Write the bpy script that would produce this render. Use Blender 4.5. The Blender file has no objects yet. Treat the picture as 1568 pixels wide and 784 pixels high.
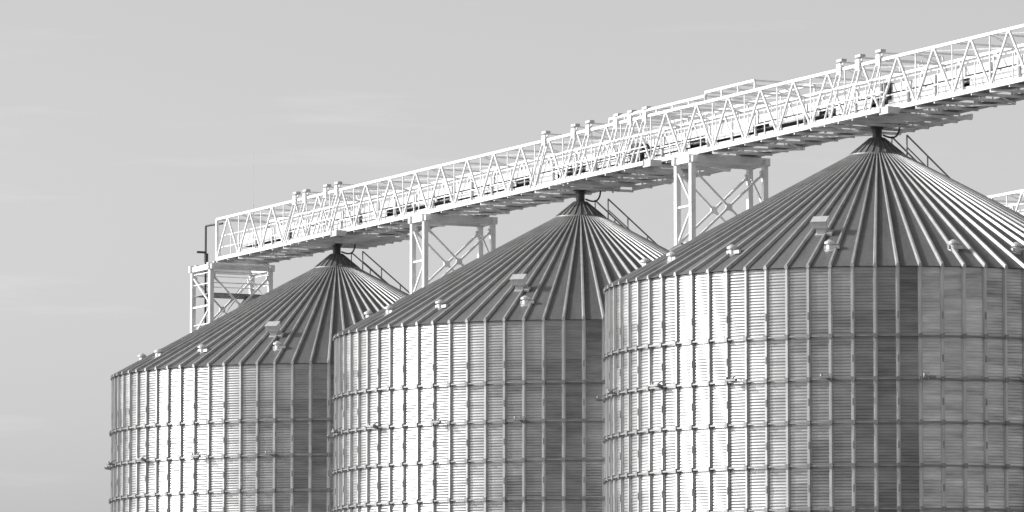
import bpy, math, random
from mathutils import Vector
random.seed(7)
S=bpy.context.scene
S.view_settings.view_transform='Standard'; S.view_settings.look='None'; S.view_settings.exposure=0
CAMZ=1.7; F=8300.0; PITCH=math.atan(810/F)
cd=bpy.data.cameras.new("camera"); cam=bpy.data.objects.new("camera",cd); S.collection.objects.link(cam)
cam.location=(0,0,CAMZ); cam.rotation_euler=(math.pi/2+PITCH,0,0)
cd.sensor_width=36; cd.lens=36*F/1568; cd.clip_start=1; cd.clip_end=20000
S.camera=cam
# ---------- light
SUN_EL=math.radians(26)
sd=Vector((-math.cos(SUN_EL)*math.cos(math.radians(2)),-math.cos(SUN_EL)*math.sin(math.radians(2)),math.sin(SUN_EL)))
ld=bpy.data.lights.new("sun","SUN"); ld.energy=4.7; ld.angle=math.radians(.5); ld.color=(1,.995,.985)
sun=bpy.data.objects.new("sun",ld); S.collection.objects.link(sun)
sun.rotation_euler=sd.to_track_quat('Z','Y').to_euler(); sun.location=(-60,100,60)
w=bpy.data.worlds.new("World"); S.world=w; w.use_nodes=True
nt=w.node_tree; N=nt.nodes; L=nt.links; N.clear()
out=N.new("ShaderNodeOutputWorld"); bg=N.new("ShaderNodeBackground"); bg.inputs[1].default_value=.15
sky=N.new("ShaderNodeTexSky"); sky.sky_type='NISHITA'; sky.sun_disc=False
sky.sun_elevation=SUN_EL; sky.sun_rotation=math.radians(268); sky.air_density=1.0; sky.dust_density=2.6
# black-and-white film response
sc=N.new("ShaderNodeSeparateColor"); L.new(sky.outputs[0],sc.inputs[0])
def wm(op,a,b):
    n=N.new("ShaderNodeMath"); n.operation=op
    for i,x in enumerate((a,b)):
        if isinstance(x,(int,float)): n.inputs[i].default_value=x
        else: L.new(x,n.inputs[i])
    return n.outputs[0]
bw=wm('ADD',wm('MULTIPLY',sc.outputs[0],1.0),wm('ADD',wm('MULTIPLY',sc.outputs[1],.35),wm('MULTIPLY',sc.outputs[2],.16)))
tc=N.new("ShaderNodeTexCoord"); mp=N.new("ShaderNodeMapping"); mp.inputs['Scale'].default_value=(20,20,190); mp.inputs['Rotation'].default_value=(0,math.radians(-2),0)
L.new(tc.outputs['Generated'],mp.inputs[0])
nz=N.new("ShaderNodeTexNoise"); nz.inputs['Scale'].default_value=1; nz.inputs['Detail'].default_value=5; nz.inputs['Roughness'].default_value=.55
L.new(mp.outputs[0],nz.inputs['Vector'])
mr=N.new("ShaderNodeMapRange"); mr.inputs['From Min'].default_value=.58; mr.inputs['From Max'].default_value=.85; mr.inputs['To Min'].default_value=1; mr.inputs['To Max'].default_value=1.12
L.new(nz.outputs[0],mr.inputs['Value'])
L.new(wm('MULTIPLY',bw,mr.outputs[0]),bg.inputs[0]); L.new(bg.outputs[0],out.inputs[0])

# ---------- materials
def mat(name):
    m=bpy.data.materials.new(name); m.use_nodes=True
    return m,m.node_tree.nodes,m.node_tree.links,m.node_tree.nodes['Principled BSDF']
def mth(N,L,op,a,b=None,c=None):
    n=N.new("ShaderNodeMath"); n.operation=op
    for i,x in enumerate((a,b,c)):
        if x is None: continue
        if isinstance(x,(int,float)): n.inputs[i].default_value=x
        else: L.new(x,n.inputs[i])
    return n.outputs[0]
def simple(name,v,rough,metal,var=.15,scale=3.0,vec=(1,1,1)):
    m,N,L,B=mat(name)
    t=N.new("ShaderNodeTexCoord"); mp=N.new("ShaderNodeMapping"); mp.inputs['Scale'].default_value=vec
    L.new(t.outputs['Object'],mp.inputs[0])
    n=N.new("ShaderNodeTexNoise"); n.inputs['Scale'].default_value=scale; n.inputs['Detail'].default_value=6; n.inputs['Roughness'].default_value=.65
    L.new(mp.outputs[0],n.inputs['Vector'])
    r=N.new("ShaderNodeMapRange"); r.inputs['From Min'].default_value=.3; r.inputs['From Max'].default_value=.7
    r.inputs['To Min'].default_value=v*(1-var); r.inputs['To Max'].default_value=v*(1+var)
    L.new(n.outputs[0],r.inputs['Value'])
    c=N.new("ShaderNodeCombineColor")
    for i in range(3): L.new(r.outputs[0],c.inputs[i])
    L.new(c.outputs[0],B.inputs['Base Color'])
    B.inputs['Roughness'].default_value=rough; B.inputs['Metallic'].default_value=metal
    return m
M_white=simple("white_paint",.72,.45,0,.1,1.5)
M_white2=simple("white_casing",.58,.5,0,.14,1.2)
M_rib=simple("galvanised_rib",.48,.45,.6,.2,1.5,(1,1,.4))
M_ring=simple("wind_ring_steel",.24,.5,.6,.25,1.5)
M_dark=simple("dark_steel",.05,.5,.3,.2,4)
M_belt=simple("rubber_belt",.06,.8,0,.3,4)
M_grate=simple("grating_steel",.22,.6,.2,.2,6)
M_conc=simple("concrete",.35,.9,0,.2,1)
M_ground=simple("gravel_ground",.14,.95,0,.35,.08)

def wall_mat():
    m,N,L,B=mat("corrugated_wall_steel")
    t=N.new("ShaderNodeTexCoord"); s=N.new("ShaderNodeSeparateXYZ"); L.new(t.outputs['Object'],s.inputs[0])
    ang=mth(N,L,'ARCTAN2',s.outputs[1],s.outputs[0])
    a80=mth(N,L,'ADD',mth(N,L,'MULTIPLY',ang,80/(2*math.pi)),400.0)
    tier=mth(N,L,'DIVIDE',mth(N,L,'SUBTRACT',s.outputs[2],.1),1.515)
    col=mth(N,L,'FLOOR',a80); tr=mth(N,L,'FLOOR',tier)
    col3=mth(N,L,'FLOOR',mth(N,L,'DIVIDE',mth(N,L,'ADD',a80,mth(N,L,'MULTIPLY',mth(N,L,'MODULO',tr,2.0),1.0)),2.0))
    v1=N.new("ShaderNodeCombineXYZ"); L.new(col3,v1.inputs[0]); L.new(tr,v1.inputs[1])
    w1=N.new("ShaderNodeTexWhiteNoise"); w1.noise_dimensions='3D'; L.new(v1.outputs[0],w1.inputs['Vector'])
    w2=N.new("ShaderNodeTexWhiteNoise"); w2.noise_dimensions='1D'; L.new(col,w2.inputs['W'])
    v2=N.new("ShaderNodeCombineXYZ"); L.new(mth(N,L,'MULTIPLY',a80,.4),v2.inputs[0]); L.new(mth(N,L,'MULTIPLY',s.outputs[2],3.0),v2.inputs[1]); L.new(col3,v2.inputs[2])
    n2=N.new("ShaderNodeTexNoise"); n2.inputs['Scale'].default_value=1; n2.inputs['Detail'].default_value=4; n2.inputs['Roughness'].default_value=.6; L.new(v2.outputs[0],n2.inputs['Vector'])
    n3=N.new("ShaderNodeTexNoise"); n3.inputs['Scale'].default_value=.7; n3.inputs['Detail'].default_value=4; L.new(t.outputs['Object'],n3.inputs['Vector'])
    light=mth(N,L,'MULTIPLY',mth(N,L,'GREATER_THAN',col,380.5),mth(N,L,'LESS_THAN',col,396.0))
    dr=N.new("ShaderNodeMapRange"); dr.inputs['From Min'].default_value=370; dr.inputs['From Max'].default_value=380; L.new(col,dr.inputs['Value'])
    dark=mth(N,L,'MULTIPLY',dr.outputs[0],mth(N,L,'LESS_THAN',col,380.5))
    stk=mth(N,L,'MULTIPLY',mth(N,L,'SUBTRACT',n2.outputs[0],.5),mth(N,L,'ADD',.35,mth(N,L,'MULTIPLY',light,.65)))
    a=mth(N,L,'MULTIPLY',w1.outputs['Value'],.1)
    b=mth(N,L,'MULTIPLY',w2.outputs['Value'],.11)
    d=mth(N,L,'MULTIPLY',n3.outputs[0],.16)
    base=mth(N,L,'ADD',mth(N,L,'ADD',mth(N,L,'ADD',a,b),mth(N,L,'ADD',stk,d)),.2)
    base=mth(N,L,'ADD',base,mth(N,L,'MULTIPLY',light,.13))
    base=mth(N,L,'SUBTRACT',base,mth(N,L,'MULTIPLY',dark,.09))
    cc=N.new("ShaderNodeCombineColor")
    for i in range(3): L.new(base,cc.inputs[i])
    L.new(cc.outputs[0],B.inputs['Base Color'])
    rr=mth(N,L,'ADD',mth(N,L,'MULTIPLY',n2.outputs[0],.1),mth(N,L,'ADD',mth(N,L,'MULTIPLY',w1.outputs['Value'],.06),.3))
    L.new(rr,B.inputs['Roughness'])
    B.inputs['Metallic'].default_value=.88
    return m
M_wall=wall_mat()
def roof_mat():
    m,N,L,B=mat("roof_sheet_steel")
    t=N.new("ShaderNodeTexCoord"); s=N.new("ShaderNodeSeparateXYZ"); L.new(t.outputs['Object'],s.inputs[0])
    ang=mth(N,L,'ARCTAN2',s.outputs[1],s.outputs[0])
    a80=mth(N,L,'ADD',mth(N,L,'MULTIPLY',ang,80/(2*math.pi)),400.0)
    col=mth(N,L,'FLOOR',a80)
    w2=N.new("ShaderNodeTexWhiteNoise"); w2.noise_dimensions='1D'; L.new(col,w2.inputs['W'])
    v2=N.new("ShaderNodeCombineXYZ"); L.new(mth(N,L,'MULTIPLY',a80,2.2),v2.inputs[0]); L.new(mth(N,L,'MULTIPLY',s.outputs[2],.9),v2.inputs[1])
    n2=N.new("ShaderNodeTexNoise"); n2.inputs['Scale'].default_value=1; n2.inputs['Detail'].default_value=5; n2.inputs['Roughness'].default_value=.7; L.new(v2.outputs[0],n2.inputs['Vector'])
    n3=N.new("ShaderNodeTexNoise"); n3.inputs['Scale'].default_value=9; n3.inputs['Detail'].default_value=6; n3.inputs['Roughness'].default_value=.8; L.new(t.outputs['Object'],n3.inputs['Vector'])
    base=mth(N,L,'ADD',mth(N,L,'ADD',mth(N,L,'MULTIPLY',w2.outputs['Value'],.035),mth(N,L,'MULTIPLY',n2.outputs[0],.12)),mth(N,L,'SUBTRACT',mth(N,L,'MULTIPLY',n3.outputs[0],.16),0.02))
    cc=N.new("ShaderNodeCombineColor")
    for i in range(3): L.new(base,cc.inputs[i])
    L.new(cc.outputs[0],B.inputs['Base Color'])
    B.inputs['Roughness'].default_value=.5; B.inputs['Metallic'].default_value=.25
    B.inputs['Specular IOR Level'].default_value=.2
    return m
M_roof=roof_mat()

# ---------- mesh builder
class MB:
    def __init__(s): s.v=[]; s.f=[]
    def box8(s,c):
        o=len(s.v); s.v+= [tuple(p) for p in c]
        for f in ((0,3,2,1),(4,5,6,7),(0,1,5,4),(1,2,6,5),(2,3,7,6),(3,0,4,7)): s.f.append(tuple(o+i for i in f))
    def beam(s,p,q,w,h=None,up=None):
        h=h or w; p=Vector(p); q=Vector(q); d=(q-p).normalized()
        u=Vector(up) if up is not None else Vector((0,0,1))
        if abs(d.dot(u))>.98: u=Vector((.437,-.899,0)) if up is None else Vector((0,0,1))
        x=d.cross(u).normalized(); y=x.cross(d).normalized(); x*=w/2; y*=h/2
        s.box8([p-x-y,p+x-y,p+x+y,p-x+y,q-x-y,q+x-y,q+x+y,q-x+y])
    def tube(s,p,q,r,r2=None,n=12,cap=True):
        r2=r if r2 is None else r2; p=Vector(p); q=Vector(q); d=(q-p).normalized()
        u=Vector((0,0,1)) if abs(d.z)<.9 else Vector((1,0,0))
        x=d.cross(u).normalized(); y=x.cross(d)
        o=len(s.v)
        for c,rr in ((p,r),(q,r2)):
            for i in range(n):
                a=2*math.pi*i/n; s.v.append(tuple(c+x*rr*math.cos(a)+y*rr*math.sin(a)))
        for i in range(n):
            j=(i+1)%n; s.f.append((o+i,o+n+i,o+n+j,o+j))
        if cap: s.f.append(tuple(o+i for i in range(n))); s.f.append(tuple(o+n+i for i in reversed(range(n))))
    def path(s,pts,r,n=8):
        for a,b in zip(pts[:-1],pts[1:]): s.tube(a,b,r,n=n)
    def mesh(s,name,m,smooth=False):
        me=bpy.data.meshes.new(name); me.from_pydata(s.v,[],s.f); me.materials.append(m)
        if smooth: me.polygons.foreach_set('use_smooth',[True]*len(me.polygons))
        me.update(); return me
def empty(name,loc=(0,0,0)):
    e=bpy.data.objects.new(name,None); S.collection.objects.link(e); e.location=loc; e.empty_display_size=2; return e
def child(name,me,parent):
    o=bpy.data.objects.new(name,me); S.collection.objects.link(o); o.parent=parent; return o

# ---------- silo
R=10.0; ZE=CAMZ+18.15; NR=80; RZ=1.515; SL=.551
ZB,ZT=24.45,26.32; V=1.3; ZTOW=24.2
def pol(phi,r,z):
    a=math.radians(phi); return Vector((-math.sin(a)*r,-math.cos(a)*r,z))
def zr(r): return ZE+(R-r)*SL
parts=[]
def build_silo():
    z0=.4; per=.108; sub=4; rows=int((ZE-z0)/per*sub); cols=160
    v=[];f=[]
    cs=[(math.cos(2*math.pi*i/cols),math.sin(2*math.pi*i/cols)) for i in range(cols)]
    for k in range(rows+1):
        z=z0+(ZE-z0)*k/rows; rr=R-.02+.0085*math.sin(2*math.pi*k/sub)
        for c,s_ in cs: v.append((c*rr,s_*rr,z))
    for k in range(rows):
        for i in range(cols):
            j=(i+1)%cols; f.append((k*cols+i,k*cols+j,(k+1)*cols+j,(k+1)*cols+i))
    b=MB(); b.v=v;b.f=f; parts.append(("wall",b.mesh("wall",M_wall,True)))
    b=MB()
    for k in range(NR):
        a=2*math.pi*k/NR; er=Vector((math.cos(a),math.sin(a),0)); et=Vector((-er.y,er.x,0))
        prof=[(-.075,-.015),(-.075,.004),(-.04,.004),(-.032,.075),(.032,.075),(.04,.004),(.075,.004),(.075,-.015)]
        o=len(b.v)
        for z in (z0,ZE-.03):
            for t,d in prof:
                p=er*(R+d)+et*t; b.v.append((p.x,p.y,z))
        n=len(prof)
        for i in range(n-1): b.f.append((o+i,o+i+1,o+n+i+1,o+n+i))
    parts.append(("stiffener_ribs",b.mesh("stiffener_ribs",M_rib)))
    b=MB(); br=MB(); zz=ZE-2.5; rings=[]
    while zz>.6: rings.append(zz); zz-=RZ
    for z in rings:
        nseg=160
        o=len(b.v)
        prof=[(R+.075,-.026),(R+.13,-.026),(R+.13,.026),(R+.075,.026)]
        for i in range(nseg):
            a=2*math.pi*i/nseg
            for r_,dz in prof: b.v.append((math.cos(a)*r_,math.sin(a)*r_,z+dz))
        for i in range(nseg):
            j=(i+1)%nseg
            for q in range(4):
                p=(q+1)%4; b.f.append((o+i*4+q,o+j*4+q,o+j*4+p,o+i*4+p))
        for k in range(NR):
            a=2*math.pi*k/NR; er=Vector((math.cos(a),math.sin(a),0))
            c=er*(R+.11); 
            br.beam((c.x,c.y,z-.08),(c.x,c.y,z+.08),.13,.1,up=er)
            if k%2==0:
                c=er*(R+.078); br.beam((c.x,c.y,z+.6),(c.x,c.y,z+.85),.055,.03,up=er)
    parts.append(("wind_rings",b.mesh("wind_rings",M_ring,False)))
    parts.append(("ring_brackets",br.mesh("ring_brackets",M_ring)))
    b=MB(); RT=1.0; RO=R+.1; steps=10
    for k in range(NR):
        a0=2*math.pi*k/NR; a1=2*math.pi*(k+1)/NR
        o=len(b.v)
        for i in range(steps+1):
            r_=RO+(RT-RO)*i/steps
            for a in (a0,a1): b.v.append((math.cos(a)*r_,math.sin(a)*r_,zr(r_)))
        for i in range(steps): b.f.append((o+2*i,o+2*i+1,o+2*i+3,o+2*i+2))
    parts.append(("roof",b.mesh("roof",M_roof)))
    b=MB(); n=160
    for (r_,z) in ((R+.02,ZE-.07),(R+.05,zr(R+.05)-.012),(R+.09,zr(R+.09)-.012)):
        for i in range(n):
            a=2*math.pi*i/n; b.v.append((math.cos(a)*r_,math.sin(a)*r_,z))
    for q in range(2):
        for i in range(n):
            j=(i+1)%n; b.f.append((q*n+i,q*n+j,(q+1)*n+j,(q+1)*n+i))
    parts.append(("eave_flashing",b.mesh("eave_flashing",M_dark)))
    b=MB()
    for k in range(NR):
        a=2*math.pi*k/NR; er=Vector((math.cos(a),math.sin(a),0)); et=Vector((-er.y,er.x,0))
        def sec(r_,w,h):
            p=er*r_; z=zr(r_)
            return [Vector((p.x,p.y,z-.01))-et*w,Vector((p.x,p.y,z+h))-et*w*.5,Vector((p.x,p.y,z+h))+et*w*.5,Vector((p.x,p.y,z-.01))+et*w]
        o=len(b.v)
        for (r_,w_,h_) in ((RO+.03,.07,.12),(R*.5,.055,.11),(RT,.025,.06)): b.v+=[tuple(p) for p in sec(r_,w_,h_)]
        for q in range(2):
            for i in range(3): b.f.append((o+q*4+i,o+q*4+4+i,o+q*4+5+i,o+q*4+i+1))
        b.f.append((o,o+1,o+2,o+3))
    parts.append(("roof_ribs",b.mesh("roof_ribs",M_roofrib)))
    b=MB(); zc=zr(1.0)
    b.tube((0,0,zc-.02),(0,0,zc+.06),1.08,1.06,48); b.tube((0,0,zc+.062),(0,0,zc+.66),1.0,.27,48)
    for k in range(24):
        a=2*math.pi*k/24; e=Vector((math.cos(a),math.sin(a),0))
        b.beam(e*1.0+Vector((0,0,zc+.075)),e*.28+Vector((0,0,zc+.67)),.03,.05)
    parts.append(("roof_cap",b.mesh("roof_cap",M_cap)))
    b=MB(); b.tube((0,0,zc+.64),(0,0,zc+.7),.27,.27,24); b.tube((0,0,zc+.7),(0,0,ZB+CAMZ),.18,.18,24)
    b.tube((0,0,ZB-.3+CAMZ),(0,0,ZB-.24+CAMZ),.24,.24,24)
    pts=[]
    for i in range(15):
        t=i/14; a=math.pi*(t)
        pts.append(Vector((.2+.62*math.sin(a*.5)+ .05*math.sin(a), -.1, 23.9+CAMZ+.55*t -.32*math.sin(a))))
    b.path(pts,.035)
    parts.append(("fill_spout",b.mesh("fill_spout",M_dark)))
    b=MB()
    def frame(phi,r_):
        a=math.radians(phi); er=Vector((-math.sin(a),-math.cos(a),0)); et=Vector((er.y,-er.x,0))
        n=(er*SL+Vector((0,0,1))).normalized(); dn=(er-Vector((0,0,SL))).normalized()
        return er*r_+Vector((0,0,zr(r_))),dn,et,n
    k_=.72
    for phi in (-13.7,15,40,61.5,78.5,102,128,153,178,203,228,254,280,305,330):
        c,dn,et,n=frame(phi,R*.88); Z=Vector((0,0,1))
        b.tube(c-n*.03,c+n*.04,.27*k_,.25*k_,16); b.tube(c,c+Z*.32*k_,.17*k_,.17*k_,16)
        b.tube(c+Z*.28*k_,c+Z*.38*k_,.27*k_,.27*k_,18); b.tube(c+Z*.38*k_,c+Z*.5*k_,.27*k_,.08*k_,18)
        b.beam(c+Z*.12*k_-et*.35,c+Z*.12*k_+et*.2,.12,.12)
    for phi in (19,109,199,289):
        c,dn,et,n=frame(phi,R*.75)
        b.beam(c-n*.02,c+n*.05,.46,.46,up=dn)
        b.beam(c,c+n*.36,.34,.34,up=dn)
        b.beam(c+n*.42-dn*.24+et*.04,c+n*.42+dn*.22+et*.04,.54,.24,up=n)
        b.beam(c+n*.56-dn*.26+et*.04,c+n*.56+dn*.24+et*.04,.58,.025,up=n)
        b.beam(c+n*.06+dn*.1-et*.4,c+n*.06+dn*.1-et*.2,.3,.1,up=n)
    parts.append(("roof_vents",b.mesh("roof_vents",M_vent)))
    b=MB()
    _,dn,et,n=frame(-137,5)
    er=Vector((dn.x,dn.y,0)).normalized(); Z=Vector((0,0,1))
    def sp(r_,t,h): return er*r_+et*t+Vector((0,0,zr(r_)+h))
    for t in (-.36,.36):
        b.beam(sp(1.3,t,.12),sp(9.9,t,.12),.05,.12)
        b.beam(sp(1.3,t,1.05),sp(9.9,t,1.05),.045); b.beam(sp(1.3,t,.6),sp(9.9,t,.6),.035)
        r_=1.3
        while r_<10: b.beam(sp(r_,t,.05),sp(r_,t,1.05),.04); r_+=1.22
    r_=1.4
    while r_<9.9: b.beam(sp(r_,-.36,.15),sp(r_,.36,.15),.18,.03); r_+=.3
    parts.append(("roof_stair",b.mesh("roof_stair",M_stair)))
    b=MB(); zf=ZE-2.5-RZ
    for phi in list(range(-6-160,190,20)):
        c=pol(phi,R+.06,zf); e=pol(phi,1,0); t=Vector((e.y,-e.x,0))
        b.beam(c,c+e*.34+Vector((0,0,.02)),.05,.05)
        b.beam(c+e*.3-t*.22+Vector((0,0,.05)),c+e*.3+t*.22+Vector((0,0,.05)),.16,.07)
        b.beam(c+Vector((0,0,.22)),c+e*.3+Vector((0,0,.06)),.035)
        b.tube(c+e*.3+t*.18+Vector((0,0,.08)),c+e*.3+t*.18+Vector((0,0,.17)),.05,.04,10)
    parts.append(("sensor_brackets",b.mesh("sensor_brackets",M_ring)))
    b=MB(); b.tube((0,0,0),(0,0,.4),R+.35,R+.3,96); parts.append(("concrete_base",b.mesh("concrete_base",M_conc)))
M_roofrib=simple("roof_rib_steel",.34,.5,.35,.2,2)
M_cap=simple("cap_steel",.17,.55,.3,.2,3)
M_vent=simple("vent_steel",.5,.45,.3,.15,3)
M_stair=simple("stair_steel",.22,.6,.4,.2,6)
build_silo()
C1=Vector((13.5,199,0)); A=Vector((.4375,-.8992,0)).normalized(); B_=Vector((A.y,-A.x,0))
SP=24.45
def P(u,v,z): return C1+A*u+B_*v+Vector((0,0,CAMZ+z))
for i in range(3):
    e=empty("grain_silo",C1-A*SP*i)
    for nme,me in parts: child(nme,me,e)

# ---------- conveyor gallery
def gallery(u0,u1,silos,off=0.0,dz=0.0,detail=True):
    e=empty("conveyor_gallery")
    def Q(u,v,z): return P(u,v-off,z+dz)
    t=MB(); ins=MB(); cas=MB(); belt=MB(); gr=MB(); caps=MB()
    step=1.3; n=int(round((u1-u0)/step)); step=(u1-u0)/n
    for v in (-V,V):
        t.beam(Q(u0,v,ZB),Q(u1,v,ZB),.12,.16); t.beam(Q(u0,v,ZT),Q(u1,v,ZT),.11,.11)
        for i in range(n):
            a,b=(ZB,ZT) if i%2==0 else (ZT,ZB)
            t.beam(Q(u0+i*step,v,a),Q(u0+(i+1)*step,v,b),.07,.07)
            if i%2==0: 
                t.beam(Q(u0+i*step,v,ZB),Q(u0+i*step,v,ZT),.04,.04)
        for z in (ZB+.55,ZB+1.08): ins.beam(Q(u0,v*.88,z),Q(u1,v*.88,z),.045)
        for i in range(0,n): ins.beam(Q(u0+i*step,v*.88,ZB),Q(u0+i*step,v*.88,ZB+1.08),.035)
    for i in range(n+1):
        u=u0+i*step
        t.beam(Q(u,-V,ZB-.1),Q(u,V,ZB-.1),.07,.1)
        if i%2==0: t.beam(Q(u,-V,ZT),Q(u,V,ZT),.06,.06)
        if i%2==0 and i<n-1:
            s=1 if i%4==0 else -1
            t.beam(Q(u,-V*s,ZT-.01),Q(u+2*step,V*s,ZT-.01),.045,.045)
            t.beam(Q(u,-V*s,ZB-.18),Q(u+2*step,V*s,ZB-.18),.05,.05)
    for u in (u0,u1):
        for v in (-V,V): t.beam(Q(u,v,ZB),Q(u,v,ZT),.12)
        t.beam(Q(u,-V,ZT),Q(u,V,ZT),.11); t.beam(Q(u,-V,ZB),Q(u,V,ZB),.12)
    cas.beam(Q(u0+.4,-.1,ZB+1.0),Q(u1,-.1,ZB+1.0),.8,.3)
    cas.beam(Q(u0+.4,-.1,ZB+.3),Q(u1,-.1,ZB+.3),.74,.3)
    belt.beam(Q(u0+.4,-.1,ZB+.62),Q(u1,-.1,ZB+.62),.6,.04)
    rnd=random.Random(5)
    u=u0+.6
    while u<u1-3:
        ln=rnd.choice((2.6,3.9,5.2,6.5)); zc_=rnd.choice((.6,.62,.7))
        for v in (.29,-.49): cas.beam(Q(u,v,ZB+zc_),Q(min(u+ln,u1),v,ZB+zc_),.02,rnd.choice((.2,.28,.3)))
        u+=ln+rnd.choice((.65,1.3,1.3,2.6))
    for i in range(n*2):
        u=u0+.4+i*step/2
        if i%3==0: cas.beam(Q(u,-.55,ZB+.1),Q(u,-.55,ZB+1.12),.07); cas.beam(Q(u,.35,ZB+.1),Q(u,.35,ZB+1.12),.07)
        if i%6==0: cas.beam(Q(u,-.1,ZB+.8),Q(u,-.1,ZB+1.14),.9,.36,up=A)
    cas.beam(Q(u0+.3,-V+.14,ZB+1.35),Q(u1,-V+.14,ZB+1.35),.2,.08)
    for (v,wd) in ((.82,.74),(-.9,.6)):
        u=u0
        while u<u1-1:
            gr.beam(Q(u,v,ZB-.02),Q(u+1.24,v,ZB-.02),wd,.03); u+=1.3
    for us,fr,p0,p1 in silos:
        VO=V+.62
        t.beam(Q(us+p0,VO,ZB-.12),Q(us+p1,VO,ZB-.12),.1,.16); t.beam(Q(us+p0,-VO,ZB-.12),Q(us+p1,-VO,ZB-.12),.1,.16)
        gr.beam(Q(us+p0,V+.33,ZB-.06),Q(us+p1,V+.33,ZB-.06),.52,.03)
        u=us+p0
        while u<us+p1+.1:
            t.beam(Q(u,-VO,ZB-.22),Q(u,VO,ZB-.22),.07,.1); u+=(p1-p0)/5
        for z in (.55,1.1): ins.beam(Q(us+p0,VO-.2*z,ZB+z),Q(us+p1,VO-.2*z,ZB+z),.045)
        caps.beam(Q(us+p1-.1,VO-.25,ZB-.16),Q(us+p1+.55,VO-.25,ZB-.16),.5,.26)
        for f in fr:
            for w_ in (0,.42):
                for sg in (1,-1):
                    t.beam(Q(us+f+w_*1.1-.1,sg*VO,ZB-.12),Q(us+f+w_*.6,sg*(V-.05),ZT+.3),.055,.055)
            t.beam(Q(us+f+.1,-V,ZT+.28),Q(us+f+.1,V,ZT+.28),.05)
            caps.beam(Q(us+f-.05,V,ZT+.33),Q(us+f+.35,V,ZT+.33),.22,.1)
            t.beam(Q(us+f,V+.12,ZT),Q(us+f+.3,V+.12,ZT),.03,.4)
        cas.beam(Q(us-.5,0,ZB+.1),Q(us+.6,0,ZB+.1),.7,.5)
        belt.beam(Q(us-.25,0,ZB-.15),Q(us+.25,0,ZB-.15),.4,.1)
    if detail:
        us=-SP
        for (a,b,h) in ((5.2,13.4,.24),(13.4,17.4,.38)):
            for v in (-V,V):
                t.beam(Q(us+a,v,ZT+h),Q(us+b,v,ZT+h),.1,.1)
                k=int((b-a)/1.3)
                for i in range(k+1):
                    u=us+a+(b-a)*i/k; t.beam(Q(u,v,ZT),Q(u,v,ZT+h),.06)
            k=int((b-a)/1.3)
            for i in range(k+1):
                u=us+a+(b-a)*i/k; t.beam(Q(u,-V,ZT+h),Q(u,V,ZT+h),.06)
        belt.beam(Q(us+5.5,.2,ZB+.7),Q(us+6.1,.2,ZB+.7),.6,.8); belt.tube(Q(us+6.4,.6,ZB+.8),Q(us+7.0,.6,ZB+.8),.2)
        belt.beam(Q(1.2,.3,ZB+.9),Q(1.6,.3,ZB+.9),.4,.6)
    for nme,bb,m in (("truss",t,M_white),("handrails",ins,M_white),("conveyor_casing",cas,M_white2),("belt_and_drives",belt,M_belt),("walkway_grating",gr,M_grate),("platform_hoods",caps,M_capb)):
        if bb.v: child(nme,bb.mesh(nme,m),e)
M_capb=simple("painted_grey_steel",.42,.5,.2,.1,3)
gallery(-59.7,31,[(0,[-.5,.9,2.4],-1.6,3.6),(-SP,[-.7,2,3.3,5.8,7.0,8.3],1.0,9.4),(-2*SP,[-1.7,-.6,1.7,2.9],-.8,3.7)])
gallery(-38,40,[],off=22.0,dz=-1.15,detail=False)

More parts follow.
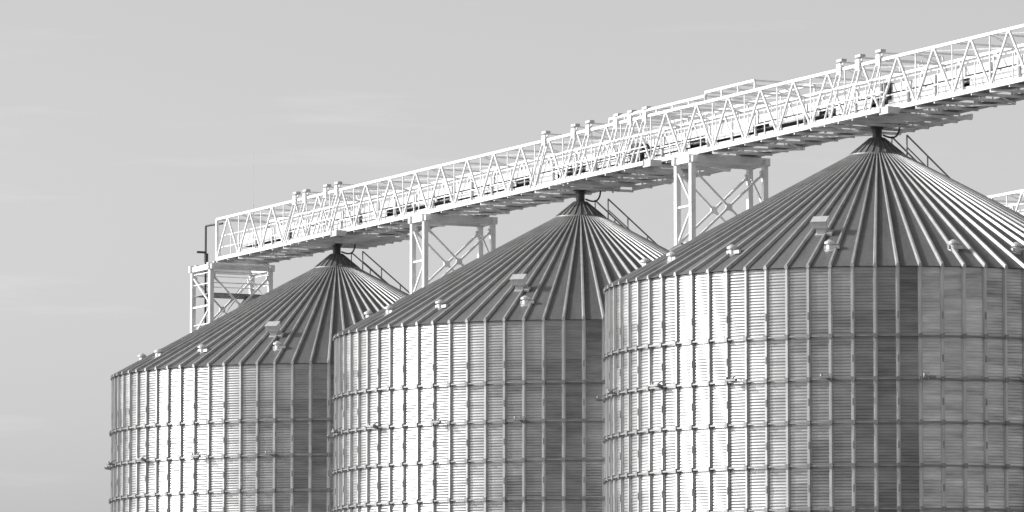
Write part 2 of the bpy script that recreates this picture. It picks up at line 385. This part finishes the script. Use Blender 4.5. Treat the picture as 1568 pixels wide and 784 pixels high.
# ---------- support towers
def tower(uc,hw=1.6,hl=.62,ztop=ZTOW,off=0,stair=False,dz=0):
    e=empty("support_tower"); t=MB(); k=MB(); d=MB()
    ztop=ztop+dz
    def Q(u,v,z): return P(uc+u,v-off,z)
    g=-CAMZ+.02
    for u in (-hl,hl):
        for v in (-hw,hw): 
            t.beam(Q(u,v,g),Q(u,v,ztop),.2,.2)
            k.beam(Q(u,v,g-.1),Q(u,v,g+.15),.6,.6)
    for u in (-hl,hl): t.beam(Q(u,-hw-.2,ztop-.02),Q(u,hw+.2,ztop-.02),.18,.3)
    for v in (-hw,hw): t.beam(Q(-hl-.25,v,ztop-.05),Q(hl+.25,v,ztop-.05),.2,.24)
    zb=ZB+dz-.1
    for v in (-V,V):
        for u in (-hl,hl): 
            k.beam(Q(u,v,ztop+.131),Q(u,v,zb+.02),.2,.2); 
    z=ztop-.4; ph=2.9
    while z-ph>g-.2:
        for u in (-hl,hl):
            t.beam(Q(u,-hw,z),Q(u,hw,z-ph),.085,.085,up=A); t.beam(Q(u+.002,hw,z),Q(u+.002,-hw,z-ph),.085,.085,up=A)
            t.beam(Q(u,-hw,z-ph),Q(u,hw,z-ph),.1,.1)
            c0=Q(u,0,z-ph/2); t.beam(c0-A*.05,c0+A*.05,.26,.26)
            for v in (-hw,hw):
                for zz in (z-.1,z-ph+.1):
                    c0=Q(u,v*.93,zz); t.beam(c0-A*.04,c0+A*.04,.2,.26)
        for v in (-hw,hw):
            for q in range(2):
                za=z-q*ph/2; zb=za-ph/2
                t.beam(Q(-hl,v,zb),Q(hl,v,zb),.08,.08)
                if q%2==0: t.beam(Q(-hl,v,za),Q(hl,v,zb),.07,.07)
                else: t.beam(Q(hl,v,za),Q(-hl,v,zb),.07,.07)
        z-=ph
    if stair:
        for i in range(7):
            zl=ztop-1.3-i*2.4
            d.beam(Q(-hl,0,zl),Q(hl,0,zl),2*hw,.05)
            for v in (-hw,hw):
                for h in (.5,1.0): t.beam(Q(-hl,v,zl+h),Q(hl,v,zl+h),.04)
            for u in (-hl,hl):
                for h in (.5,1.0): t.beam(Q(u,-hw,zl+h),Q(u,hw,zl+h),.04)
            s=1 if i%2==0 else -1
            for u in (-.3,.3):
                t.beam(Q(u,-.95*s,zl),Q(u,.95*s,zl-2.4),.05,.16)
                t.beam(Q(u,-.95*s,zl+.9),Q(u,.95*s,zl-1.5),.04)
            for q in range(10):
                f=(q+.5)/10; d.beam(Q(-.3,-.95*s+1.9*s*f,zl-2.4*f),Q(.3,-.95*s+1.9*s*f,zl-2.4*f),.22,.03)
        b=MB()
        pu,pv=-.9,.95
        b.path([Q(pu,pv,ztop-3.2),Q(pu,pv,ztop+1.95),Q(pu,pv,ztop+2.05),Q(pu+.3,pv-.1,ztop+2.07),Q(pu+1.3,pv-.3,ztop+2.07)],.05)
        b.beam(Q(pu,pv,ztop+.8),Q(pu,pv+.45,ztop+.8),.05,.1); b.beam(Q(pu,pv+.05,ztop+.55),Q(pu,pv-.1,ztop+.55),.16,.4)
        child("vent_pipe",b.mesh("vent_pipe",M_dark),e)
    child("frame",t.mesh("frame",M_white),e); child("bearings",k.mesh("bearings",M_capb),e)
    if stair: child("stair_treads",d.mesh("stair_treads",M_grate),e)
tower(-SP*.5); tower(-SP*1.5); tower(-61.0,1.5,1.1,ZTOW-.02,stair=True); tower(26)
for u in (-36,-12,12,36): tower(u,off=22,dz=-1.15)

e=empty("lightning_mast"); b=MB(); b.tube(P(-55.4,V,ZT),P(-55.4,V,ZT+2.9),.009,.005,6); b.tube(P(-55.4,V,ZT-.3),P(-55.4,V,ZT+.3),.02,.02,8)
child("rod",b.mesh("rod",M_capb),e)

me=bpy.data.meshes.new("ground"); G=9000; me.from_pydata([(-G,-G,0),(G,-G,0),(G,G,0),(-G,G,0)],[],[(0,1,2,3)]); me.materials.append(M_ground)
o=bpy.data.objects.new("ground",me); S.collection.objects.link(o)
